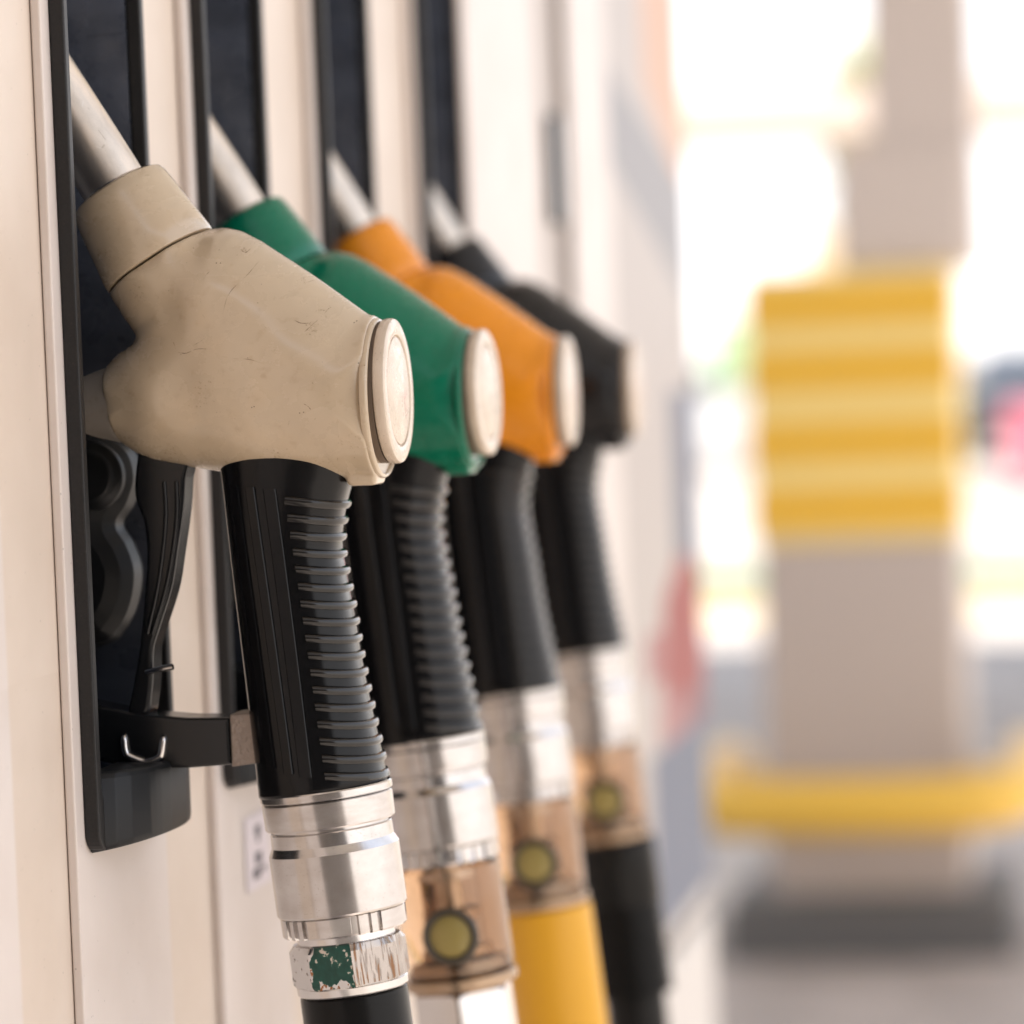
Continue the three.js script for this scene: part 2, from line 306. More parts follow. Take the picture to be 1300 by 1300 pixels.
// ---------------------------------------------------------------- holsters
const HOL = {};
{
  const rr = (w, y0, y1, r) => { const p = []; for (const [cx, cy, a0] of [[w - r, y0 + r, -90], [w - r, y1 - r, 0], [-w + r, y1 - r, 90], [-w + r, y0 + r, 180]]) for (let k = 0; k <= 6; k++) { const a = (a0 + k * 15) * Math.PI / 180; p.push([cx + r * Math.cos(a), cy + r * Math.sin(a)]); } return p; };
  const outer = rr(HW, HB, HT, 0.008), inner = rr(HW - 0.0055, HB + 0.020, HT - 0.006, 0.005);
  HOL.frame = boxUV(extrude(outer, 0.0062, 0.0010, false, [inner]).rotateY(Math.PI / 2).translate(0.0031, 0, 0), 0.15);
  const w = HW - 0.0055, t = 0.003, d = -0.082, y0 = HB + 0.020, y1 = HT - 0.006;
  HOL.back = boxUV(box(d - t, d, y0 - t, y1 + t, -w - t, w + t), 0.4);
  HOL.near = boxUV(box(d, -0.0002, y0 - t, y1 + t, w, w + t), 0.4);
  HOL.far = boxUV(box(d, -0.0002, y0 - t, y1 + t, -w - t, -w), 0.4);
  HOL.top = boxUV(box(d, -0.0002, y1, y1 + t, -w, w), 0.4);
  HOL.bottom = boxUV(box(d, -0.0002, y0 - t, y0, -w, w), 0.4);
  // rounded rest at the foot of the bay
  const N = 64, pos = [], idx = [];
  const lev = [[0, 0.0], [0, 0.6], [0, 0.93], [0.0006, 0.975], [0.0022, 1.0], [0.0245, 1.0], [0.0268, 0.985], [0.0275, 0.95], [0.0275, 0.0]];
  for (const [dy, s] of lev) for (let k = 0; k <= N; k++) {
    const a = -Math.PI / 2 + k / N * Math.PI, c = Math.pow(Math.abs(Math.cos(a)), 0.92), sn = Math.sin(a), x = 0.0225 * s * c;
    pos.push(x, -0.1425 - dy - (dy > 0.02 ? 0.0035 * (1 - x / 0.0225) : 0), 0.0505 * (0.2 + 0.8 * s) * sn);
  }
  for (let r = 0; r < lev.length - 1; r++) for (let k = 0; k < N; k++) { const a = r * (N + 1) + k, b = a + N + 1; idx.push(a, b, a + 1, a + 1, b, b + 1); }
  let g = new THREE.BufferGeometry(); g.setAttribute('position', new THREE.Float32BufferAttribute(pos, 3)); g.setIndex(idx);
  HOL.rest = boxUV(toCreasedNormals(g, 0.9).translate(0.0004, 1.1015, 0), 0.15);
  HOL.cam = extrude([[-0.06, 1.092], [-0.018, 1.091], [-0.002, 1.084], [0.0025, 1.072], [-0.001, 1.060], [-0.006, 1.052], [-0.002, 1.044], [0.001, 1.033], [-0.001, 1.020], [-0.007, 1.009], [-0.018, 1.002], [-0.06, 1.0]], 0.026, 0.012, true);
  HOL.disc = new THREE.LatheGeometry([[0, 0.004], [0.009, 0.0036], [0.0105, 0.003], [0.011, 0.0015], [0.0135, 0.001], [0.0145, 0], [0.0145, -0.006]].map(p => new THREE.Vector2(...p)), 48).rotateX(Math.PI / 2);
}
const NZ = ['beige', 'green', 'orange', 'black'];
ZC.forEach((z, i) => {
  const h = thing('nozzle_holster', `black plastic holster bay behind the ${NZ[i]} nozzle`, 'holster', [0, 0, z], 'holsters in the dispenser');
  part('frame', HOL.frame, M.frame, h);
  part('back_wall', HOL.back, M.recess, h); part('side_wall', HOL.near, M.recess, h); part('side_wall', HOL.far, M.recess, h);
  part('top_wall', HOL.top, M.recess, h); part('bottom_wall', HOL.bottom, M.recess, h);
  part('foot_rest', HOL.rest, M.rest, h);
  part('guide_cam', HOL.cam, M.cam, h).position.z = -0.036;
  part('pivot_disc', HOL.disc, M.cam, h).position.set(-0.016, 1.072, -0.024);
});

// ---------------------------------------------------------------- nozzle geometry (millimetres, then metres): x out of the pump, y up, z to the viewer
const NOZ = {};
{
  const S = [-93, 54.9], u = [-0.5, 0.866], v = [0.866, 0.5];
  const raw = [[-78.5, 79.5], [-72, 67], [-66, 67.2], [-59.9, 65.6], [-51.7, 61.2], [-41, 53.8], [-30.7, 46.2], [-20, 38.2], [-9.8, 30.4], [0, 29.4], [8, 29.2], [8, -34.5], [0, -34.5], [-8, -34.6], [-15, -33.8],
    [-21, -34.2], [-27.5, -33.8], [-35, -33.0], [-43.4, -32.4], [-53, -32.0], [-62.6, -31.0], [-70, -29.4], [-78.8, -27.6], [-86.8, -26.4], [-98, -24], [-104.4, -21.3], [-112, -16], [-121, -11.5], [-123, 10], [-116.5, 14.8], [-111.6, 19.8], [-106.8, 24.6], [-107.0, 30.0], [-110.5, 36.5], [-114.1, 42.7], [-121.5, 56]];
  const poly = raw;
  const dist = (x, y) => {
    let best = 1e9, inside = false;
    for (let i = 0, j = poly.length - 1; i < poly.length; j = i++) {
      const [ax, ay] = poly[j], [bx, by] = poly[i], ex = bx - ax, ey = by - ay;
      let t = ((x - ax) * ex + (y - ay) * ey) / (ex * ex + ey * ey); t = Math.max(0, Math.min(1, t));
      best = Math.min(best, (x - ax - t * ex) ** 2 + (y - ay - t * ey) ** 2);
      if ((ay > y) !== (by > y) && x < (bx - ax) * (y - ay) / (by - ay) + ax) inside = !inside;
    }
    return (inside ? 1 : -1) * Math.sqrt(best);
  };
  const anchors = [[-4, -2, 31.9], [-30, 4, 32.5], [-60, 10, 33], [-66, 38, 29.5], [-88, 2, 26], [-114, 0, 17.5], [-93, 55, 24.3], [-105, 30, 20], [-98, 40, 24], [-45, 45, 30]];
  const radius = (x, y) => { let s = 0, w = 0; for (const [ax, ay, r] of anchors) { const k = 1 / ((x - ax) ** 2 + (y - ay) ** 2 + 160) ** 1.6; s += k * r; w += k; } return s / w; };
  const smin = (a, b, k) => { const h = Math.max(k - Math.abs(a - b), 0) / k; return Math.min(a, b) - h * h * k * 0.25; };
  const smax = (a, b, k) => -smin(-a, -b, k);
  const dents = [[-66, 2, 14, 1.3], [-40, -12, 11, 0.7], [-26, -22, 7, 0.6], [-84, 32, 9, 0.9]];
  const h = 0.9, x0 = -121, y0 = -41, z0 = -36, nx = 131, ny = 127, nz = 81;
  const E2 = new Float32Array(nx * ny), R2 = new Float32Array(nx * ny);
  for (let j = 0; j < ny; j++) for (let i = 0; i < nx; i++) { E2[j * nx + i] = dist(x0 + i * h, y0 + j * h); R2[j * nx + i] = radius(x0 + i * h, y0 + j * h); }
  // soften the traced outline a little
  for (let pass = 0; pass < 3; pass++) { const c = E2.slice(); for (let j = 1; j < ny - 1; j++) for (let i = 1; i < nx - 1; i++) { const k = j * nx + i; E2[k] = (c[k] * 4 + c[k - 1] + c[k + 1] + c[k - nx] + c[k + nx]) / 8; } }
  const val = new Float32Array(nx * ny * nz);
  for (let k = 0; k < nz; k++) for (let j = 0; j < ny; j++) for (let i = 0; i < nx; i++) {
    const x = x0 + i * h, y = y0 + j * h, z = z0 + k * h, e = E2[j * nx + i], R = R2[j * nx + i];
    let q = smax(R - e, 0, 8), f = R - Math.sqrt(q * q + z * z);
    if (Math.abs(f) < 6) {
      f += 0.22 * noise.noise(x / 19, y / 19, z / 19 + 4.2);
      if (z > 0) for (const [dx, dy, dr, dd] of dents) f -= dd * Math.exp(-((x - dx) ** 2 + (y - dy) ** 2) / (dr * dr));
    }
    {   // crease running in from the crotch
      const cx = 18, cy = 8.5, tt = Math.max(0, Math.min(1, ((x + 107) * cx + (y - 24.5) * cy) / (cx * cx + cy * cy))), dd = Math.hypot(x + 107 - tt * cx, y - 24.5 - tt * cy);
      f -= 2.2 * (1 - tt) * Math.exp(-dd * dd / 10) + 0.9 * (1 - tt * tt) * Math.exp(-dd * dd / 60);
    }
    // moulded tab below the rim
    const bx = Math.max(Math.abs(x + 13) - 4, 0), by = Math.max(Math.abs(y + 33.3) - 0.6, 0), bz = Math.max(Math.abs(z - 2) - 7, 0);
    f = smax(f, 2.4 - Math.hypot(bx, by, bz), 1.6);
    f = smin(f, -6.9 - x, 1.2);
    f = smin(f, -0.35 - ((x - S[0]) * u[0] + (y - S[1]) * u[1]), 1.0);
    f = smin(f, 113.1 - (-0.989 * x - 0.148 * y), 1.4);
    val[(k * ny + j) * nx + i] = f;
  }
  // surface nets
  const id = new Int32Array(nx * ny * nz).fill(-1), P = [];
  const at = (i, j, k) => (k * ny + j) * nx + i;
  for (let k = 0; k < nz - 1; k++) for (let j = 0; j < ny - 1; j++) for (let i = 0; i < nx - 1; i++) {
    let m = 0, sx = 0, sy = 0, sz = 0;
    const V = (a, b, c) => val[at(i + a, j + b, k + c)];
    const first = V(0, 0, 0) > 0; let mixed = false;
    for (let q = 1; q < 8 && !mixed; q++) mixed = (V(q & 1, (q >> 1) & 1, q >> 2) > 0) !== first;
    if (!mixed) continue;
    for (const [a, b, c, d, e, f] of [[0,0,0,1,0,0],[0,1,0,1,1,0],[0,0,1,1,0,1],[0,1,1,1,1,1],[0,0,0,0,1,0],[1,0,0,1,1,0],[0,0,1,0,1,1],[1,0,1,1,1,1],[0,0,0,0,0,1],[1,0,0,1,0,1],[0,1,0,0,1,1],[1,1,0,1,1,1]]) {
      const p = V(a, b, c), q = V(d, e, f);
      if ((p > 0) !== (q > 0)) { const t = p / (p - q); sx += a + t * (d - a); sy += b + t * (e - b); sz += c + t * (f - c); m++; }
    }
    id[at(i, j, k)] = P.length / 3; P.push(x0 + (i + sx / m) * h, y0 + (j + sy / m) * h, z0 + (k + sz / m) * h);
  }
  const I = [];
  const quad = (a, b, c, d, flip) => { if (a < 0 || b < 0 || c < 0 || d < 0) return; flip ? I.push(a, c, b, a, d, c) : I.push(a, b, c, a, c, d); };
  for (let k = 1; k < nz - 1; k++) for (let j = 1; j < ny - 1; j++) for (let i = 1; i < nx - 1; i++) {
    const p = val[at(i, j, k)] > 0;
    if (p !== val[at(i + 1, j, k)] > 0) quad(id[at(i, j - 1, k - 1)], id[at(i, j, k - 1)], id[at(i, j, k)], id[at(i, j - 1, k)], !p);
    if (p !== val[at(i, j + 1, k)] > 0) quad(id[at(i - 1, j, k - 1)], id[at(i - 1, j, k)], id[at(i, j, k)], id[at(i, j, k - 1)], !p);
    if (p !== val[at(i, j, k + 1)] > 0) quad(id[at(i - 1, j - 1, k)], id[at(i, j - 1, k)], id[at(i, j, k)], id[at(i - 1, j, k)], !p);
  }
  const g = new THREE.BufferGeometry();
  g.setAttribute('position', new THREE.Float32BufferAttribute(P, 3)); g.setIndex(I);
  // normals from the field's gradient
  const tri = (x, y, z) => {
    x = Math.max(0, Math.min(nx - 1.001, (x - x0) / h)); y = Math.max(0, Math.min(ny - 1.001, (y - y0) / h)); z = Math.max(0, Math.min(nz - 1.001, (z - z0) / h));
    const i = x | 0, j = y | 0, k = z | 0, a = x - i, b = y - j, c = z - k, V = (p, q, r) => val[at(i + p, j + q, k + r)];
    return (1 - c) * ((1 - b) * ((1 - a) * V(0,0,0) + a * V(1,0,0)) + b * ((1 - a) * V(0,1,0) + a * V(1,1,0))) + c * ((1 - b) * ((1 - a) * V(0,0,1) + a * V(1,0,1)) + b * ((1 - a) * V(0,1,1) + a * V(1,1,1)));
  };
  const N = new Float32Array(P.length), d = 0.9;
  for (let i = 0; i < P.length; i += 3) {
    const [x, y, z] = [P[i], P[i + 1], P[i + 2]];
    const n = new THREE.Vector3(tri(x - d, y, z) - tri(x + d, y, z), tri(x, y - d, z) - tri(x, y + d, z), tri(x, y, z - d) - tri(x, y, z + d)).normalize();
    N[i] = n.x; N[i + 1] = n.y; N[i + 2] = n.z;
  }
  g.setAttribute('normal', new THREE.BufferAttribute(N, 3));
  NOZ.body = planarUV(mm(g));

  const U3 = [u[0], u[1], 0];
  const onAxis = (t, w = 0) => [S[0] + u[0] * t + v[0] * w, S[1] + u[1] * t + v[1] * w, 0];
  NOZ.sleeve = planarUV(mm(along(turned([[16, 0.35], [23.3, 0.35], [24.0, 0.7], [24.3, 1.6], [23.5, 9], [22.4, 18], [21.2, 28], [20.7, 31], [19.8, 33.2], [17.8, 34.3], [15.2, 34.5], [14.6, 33.6], [14.6, 28]], 96, null, 0.6), onAxis(0), U3)));
  NOZ.spoutRing = mm(along(turned([[13.1, 30], [14.6, 30], [14.6, 34.4], [14.2, 35.4], [13.1, 35.8]], 72), onAxis(0), U3));
  NOZ.spout = mm(along(turned([[0, 26], [13.1, 26], [13.1, 40], [12.9, 60], [12.4, 90], [11.8, 150], [9.2, 150], [9.2, 140], [0, 140]], 72), onAxis(0), U3));
  NOZ.collar = planarUV(mm(along(turned([[8, -2], [15.6, -2], [15.6, 0.8], [15.2, 1.6], [13.2, 9], [10.8, 16], [9.4, 24], [8.6, 34], [7.8, 35], [0, 35]], 64), [-112.6, -0.4, 0], [-0.989, -0.02, 0])));
  NOZ.rim = planarUV(mm(along(turned([[26, -1.5], [30.9, -1.5], [31.5, -0.4], [31.4, 0.7], [30.9, 1.5], [30.2, 1.7], [29.6, 1.2], [29.4, 0.2], [0, 0.2]], 96, null, 0.9), [-6.7, -2.4, 0], [1, 0, 0])));
  NOZ.gap = mm(along(turned([[27.8, -5], [27.8, 0.9], [0, 0.9]], 64), [-4.6, -0.2, 0], [1, 0, 0]));
  NOZ.cap = mm(along(turned([[0, -2.2], [27.4, -2.2], [28.2, -1.7], [28.5, -0.8], [28.5, 1.4], [28.1, 2.3], [27.2, 2.75], [22.6, 2.8], [22.0, 2.6], [21.8, 1.7], [21.2, 1.7], [21.0, 2.4], [20.4, 2.6], [0, 2.9]], 96, null, 0.5), [-1.5, 0.2, 0], [0.9995, 0.012, 0]));

  // ---- grip
  const st = [[-20, -72, -14.1, 20.5, 2.5], [-33.8, -70.8, -18.9, 20.5, 2.5], [-42, -70.1, -21.9, 20.6, 2.5], [-50, -69.5, -23.9, 20.8, 2.5], [-59, -68.8, -25.0, 21, 2.5], [-68, -68.1, -24.1, 21.2, 2.5], [-87, -66.6, -21.3, 21.8, 2.45], [-106, -65.1, -18.9, 22.6, 2.4], [-130, -63.3, -15.0, 24, 2.3], [-150, -61.9, -11.5, 25.4, 2.15], [-154, -61.6, -10.7, 25.8, 2.1], [-158, -61.3, -9.9, 26, 2.1]];
  const cat = (a, b, c, d, t) => 0.5 * (2 * b + (c - a) * t + (2 * a - 5 * b + 4 * c - d) * t * t + (3 * b - a - 3 * c + d) * t * t * t);
  const sec = y => {
    let i = 0; while (i < st.length - 2 && y < st[i + 1][0]) i++;
    const t = Math.max(0, Math.min(1, (y - st[i][0]) / (st[i + 1][0] - st[i][0]))), g0 = st[Math.max(0, i - 1)], g1 = st[i], g2 = st[i + 1], g3 = st[Math.min(st.length - 1, i + 2)];
    const f = n => cat(g0[n], g1[n], g2[n], g3[n], t);
    return { L: f(1), R: f(2), b: f(3), n: f(4) };
  };
  // point on the grip's skin at angle a (0 = outer edge, 90 = front), off mm outwards
  const skin = (y, a, off = 0) => {
    const s = sec(y), hw = (s.R - s.L) / 2, cx = (s.R + s.L) / 2, c = Math.cos(a), n = Math.sin(a);
    const X = hw * Math.sign(c) * Math.abs(c) ** (2 / s.n), Z = s.b * Math.sign(n) * Math.abs(n) ** (2 / s.n);
    let gx = Math.sign(X) * Math.abs(X / hw) ** (s.n - 1) / hw, gz = Math.sign(Z) * Math.abs(Z / s.b) ** (s.n - 1) / s.b; const l = Math.hypot(gx, gz) || 1;
    return [cx + X + off * gx / l, y, Z + off * gz / l];
  };
  {
    const pos = [], idx = [], uv = [], NA = 96, ys = []; for (let y = -20; y >= -154; y -= 2) ys.push(y);
    for (const y of ys) for (let k = 0; k <= NA; k++) { const a = k / NA * Math.PI * 2; const p = skin(y, a); if (y < -120) p[1] += (p[0] + 36) * 0.115 * Math.min(1, (-120 - y) / 34); pos.push(...p); uv.push(k / NA, -y / 140); }
    // rounded lower edge
    for (const [dy, off] of [[-1.2, -0.1], [-2.0, -0.7], [-2.3, -2], [-2.3, -12]]) for (let k = 0; k <= NA; k++) { const p = skin(-154, k / NA * Math.PI * 2, off); p[1] += (p[0] + 36) * 0.115 + dy; pos.push(...p); uv.push(k / NA, 1); }
    const rows = ys.length + 4;
    for (let r = 0; r < rows - 1; r++) for (let k = 0; k < NA; k++) { const a = r * (NA + 1) + k, b = a + NA + 1; idx.push(a, b, a + 1, a + 1, b, b + 1); }
    const gg = new THREE.BufferGeometry(); gg.setAttribute('position', new THREE.Float32BufferAttribute(pos, 3)); gg.setAttribute('uv', new THREE.Float32BufferAttribute(uv, 2)); gg.setIndex(idx);
    NOZ.grip = mm(toCreasedNormals(gg, 0.9));
  }
  const ribbon = (path, prof) => {   // sweep prof (list of [across, out]) along path of functions -> closed solid
    const pos = [], idx = [], n = prof.length;
    path.forEach(f => prof.forEach(([w, o]) => pos.push(...f(w, o))));
    for (let r = 0; r < path.length - 1; r++) for (let k = 0; k < n - 1; k++) { const a = r * n + k, b = a + n; idx.push(a, b, a + 1, a + 1, b, b + 1); }
    for (const [r, s] of [[0, 1], [path.length - 1, 0]]) for (let k = 1; k < n - 1; k++) s ? idx.push(r * n, r * n + k, r * n + k + 1) : idx.push(r * n, r * n + k + 1, r * n + k);
    const g = new THREE.BufferGeometry(); g.setAttribute('position', new THREE.Float32BufferAttribute(pos, 3)); g.setIndex(idx); return boxUV(mm(toCreasedNormals(g, 0.6)), 0.05);
  };
  NOZ.ribs = [];
  for (let r = 0; r < 17; r++) {
    const yl = -40.6 - r * 6.72, xl = -41.5 + r / 16 * 12, slope = -0.17 + 0.05 * r / 16, path = [], s0 = sec(yl);
    const a1 = Math.acos(Math.max(-0.9, Math.min(0.98, Math.sign(xl - (s0.L + s0.R) / 2) * Math.abs((xl - (s0.L + s0.R) / 2) / ((s0.R - s0.L) / 2)) ** (s0.n / 2))));
    const NS = 26;
    for (let k = 0; k <= NS; k++) { const a = a1 - 2 * a1 * k / NS, x = skin(yl, a)[0], y = yl + slope * (x - xl); path.push((w, o) => { const p = skin(y + w, a, o); return p; }); }
    NOZ.ribs.push(ribbon(path, [[2.0, -0.5], [1.55, 1.2], [1.05, 1.65], [0.2, 1.8], [-0.9, 1.65], [-1.5, 1.2], [-1.8, -0.5]]));
  }
  NOZ.strips = [];
  for (const [xa, ya, xb, yb, w] of [[-62.5, -34, -51.0, -145, 1.9], [-55.6, -35, -43.6, -147, 1.9], [-47.6, -36, -36.8, -148.5, 2.5]]) {
    const path = [];
    for (let k = 0; k <= 40; k++) {
      const t = k / 40, y = ya + (yb - ya) * t, x = xa + (xb - xa) * t, s = sec(y), cx = (s.L + s.R) / 2, hw = (s.R - s.L) / 2;
      const ang = q => { const f = Math.max(-0.99, Math.min(0.99, (q - cx) / hw)); return Math.acos(Math.sign(f) * Math.abs(f) ** (s.n / 2)); };
      path.push((o, e) => skin(y, ang(x + o), e));
    }
    NOZ.strips.push(ribbon(path, [[-w - 0.15, -0.5], [-w, 0.7], [-w + 0.35, 1.0], [w - 0.35, 1.0], [w, 0.7], [w + 0.15, -0.5]]));
  }

  // ---- lever, guard
  NOZ.lever = boxUV(mm(extrude([[-104, -20], [-84, -20], [-85.2, -32], [-86.5, -44], [-89.5, -60], [-92.4, -74], [-97.5, -88], [-101, -98], [-101.7, -108], [-103, -118], [-105, -124], [-112.5, -125], [-110, -112], [-107.3, -100], [-104.5, -82], [-102.2, -62], [-102.8, -48], [-106, -36]], 15, 1.6, true)), 0.1);
  NOZ.leverRib = [];
  for (const dx of [0, 5]) NOZ.leverRib.push(boxUV(mm(new THREE.TubeGeometry(new THREE.CatmullRomCurve3([[-93.5 + dx, -32, 7.6], [-93.5 + dx * 0.9, -46, 7.6], [-97.6 + dx * 0.7, -72, 7.6], [-103 + dx * 0.4, -92, 7.6]].map(p => new THREE.Vector3(...p))), 20, 0.9, 8)), 0.05));
  NOZ.clip = mm(new THREE.TubeGeometry(new THREE.CatmullRomCurve3([[-104, -107.3, 8], [-99, -106.2, 9.6], [-92.5, -105.2, 10]].map(p => new THREE.Vector3(...p))), 16, 1.25, 10));
  NOZ.guard = boxUV(mm(extrude([[-158, -110], [-140, -115.5], [-129, -118.8], [-109, -123.4], [-88, -125.6], [-70.2, -125.9], [-70.2, -144.6], [-88, -145.6], [-110, -145.0], [-130, -141.2], [-145, -136], [-158, -130]], 20, 1.8, false)), 0.1);
  NOZ.guardEnd = boxUV(mm(extrude([[-70.3, -124.8], [-58, -124.0], [-58, -144.0], [-70.3, -145.4]], 21, 1.0)), 0.1);
  NOZ.staple = mm(new THREE.TubeGeometry(new THREE.CatmullRomCurve3([[-113.6, -132.2, 8], [-113.6, -133.4, 10.6], [-112.6, -139.5, 10.9], [-105.2, -142.6, 11], [-99.0, -140.4, 10.9], [-97.6, -134.2, 10.6], [-97.6, -133.2, 8]].map(p => new THREE.Vector3(...p)), false, 'catmullrom', 0.35), 48, 1.6, 10));
  NOZ.pin = mm(new THREE.CylinderGeometry(1.7, 1.7, 1.2, 20).rotateX(Math.PI / 2).translate(-127, -127.5, 10.2));

  // ---- couplings along the hose axis
  const A = [-35, -156.0, 0], D = [0.098, -0.9952, 0], cp = (pf, seg, rf, cr) => mm(along(turned(pf, seg, rf, cr), A, D));
  NOZ.ferruleLip = cp([[20, -1.0], [26.0, -1.0], [26.4, -0.5], [26.4, 2.0], [25.9, 2.5], [24, 2.5]], 96);
  NOZ.ferrule = cp([[24, 2.8], [25.6, 2.8], [26.1, 3.3], [25.9, 13.0], [25.4, 13.6], [23.0, 13.8], [23.0, 15.6]], 96);
  NOZ.swivel = cp([[20, 14.8], [23.9, 14.8], [24.3, 15.3], [24.4, 20.4], [26.0, 23.6], [26.0, 47.2], [25.5, 48], [20, 48]], 96, null, 0.3);
  const slots = a => { const d = (a * 180 / Math.PI) % 72; return d > 4 && d < 40 && Math.floor((d - 4) / 6) % 2 === 0; };
  NOZ.knurl = cp([[20, 48.2], [24.6, 48.2], [25.0, 48.7], [24.8, 55.6], [24.3, 56.2], [18, 56.4]], 360, (a, hh, r) => (r > 24 && slots(a) ? r - 1.5 : r), 0.5);
  NOZ.neck = cp([[19.6, 55], [19.6, 60], [21.0, 61]], 64);
  const hex = (a, hh, r) => { const k = Math.PI / 4, t = ((a - 254 * Math.PI / 180 + 16 * k) % k) - k / 2; return Math.min(r, 21.5 / Math.cos(t)); };
  NOZ.nut = cp([[12, 59.3], [20.0, 59.3], [21.3, 59.7], [23.3, 62.0], [23.4, 62.6], [23.4, 70], [23.4, 75], [22.3, 76.3], [20, 76.4]], 360, hex, 0.35);
  NOZ.nutFlange = cp([[18, 76.2], [21.9, 76.2], [22.3, 76.7], [22.1, 79.4], [21.5, 80.0], [18, 80.2]], 72);
  // sight glass assembly of the other three
  NOZ.collar2 = cp([[20, 48.2], [24.8, 48.2], [25.4, 48.8], [25.4, 55], [24.8, 56], [20, 56.2]], 240, (a, hh, r) => (r > 25 && Math.cos(a * 24) > 0.35 ? r - 1.1 : r), 0.5);
  NOZ.glass = cp([[0, 56.6], [22.6, 56.6], [24.6, 58.2], [25.0, 64], [25.0, 100], [24.4, 106], [22.8, 107.6], [0, 107.6]], 72);
  NOZ.stem = cp([[0, 58.4], [9, 58.4], [9, 64], [4.2, 65], [4.2, 77], [0, 77]], 32);
  const wc = [A[0] + D[0] * 87 + 4, A[1] + D[1] * 87, 20];
  NOZ.window = mm(new THREE.TorusGeometry(11.2, 1.9, 14, 48).translate(wc[0], wc[1], 25.2));
  NOZ.lens = mm(along(turned([[10.6, 0], [10.4, 2.4], [8, 4.2], [4, 5.2], [0, 5.5]], 40, null, 1.2), [wc[0], wc[1], 22.6], [0, 0, 1]));
  NOZ.core = cp([[0, 77], [7, 77], [9, 78], [9, 82], [7, 83], [7, 94], [11, 95], [11, 99], [15, 101], [16, 106], [0, 106]], 48);
  NOZ.endRing = cp([[18, 107.8], [25.6, 107.8], [25.9, 108.3], [25.7, 112], [24.6, 113], [18, 113]], 72);
  NOZ.nut2 = cp([[12, 113.2], [20.4, 113.2], [22.6, 114.6], [23.8, 116], [23.8, 138], [22.6, 139.4], [18, 139.6]], 360, (a, hh, r) => Math.min(r, 21.0 / Math.cos(((a + Math.PI / 6 + 0.1) % (Math.PI / 3)) - Math.PI / 6)), 0.35);
  NOZ.cuffYellow = cp([[18, 113.1], [23.6, 113.1], [24.4, 113.9], [24.6, 118], [24.6, 190], [23.8, 192], [18, 192]], 72);
  const bp = [[18, 113.1], [24.2, 113.1], [24.8, 114], [24.8, 150], [24, 151.5], [22, 152]]; for (let k = 0; k < 9; k++) bp.push([22.0, 153.5 + 6 * k], [24, 154.4 + 6 * k], [24, 157.4 + 6 * k], [22.0, 158.4 + 6 * k]); bp.push([18, 208]);
  NOZ.cuffBlack = cp(bp, 72);
  NOZ.hoseAt = t => [A[0] + D[0] * t, A[1] + D[1] * t, 0];
}

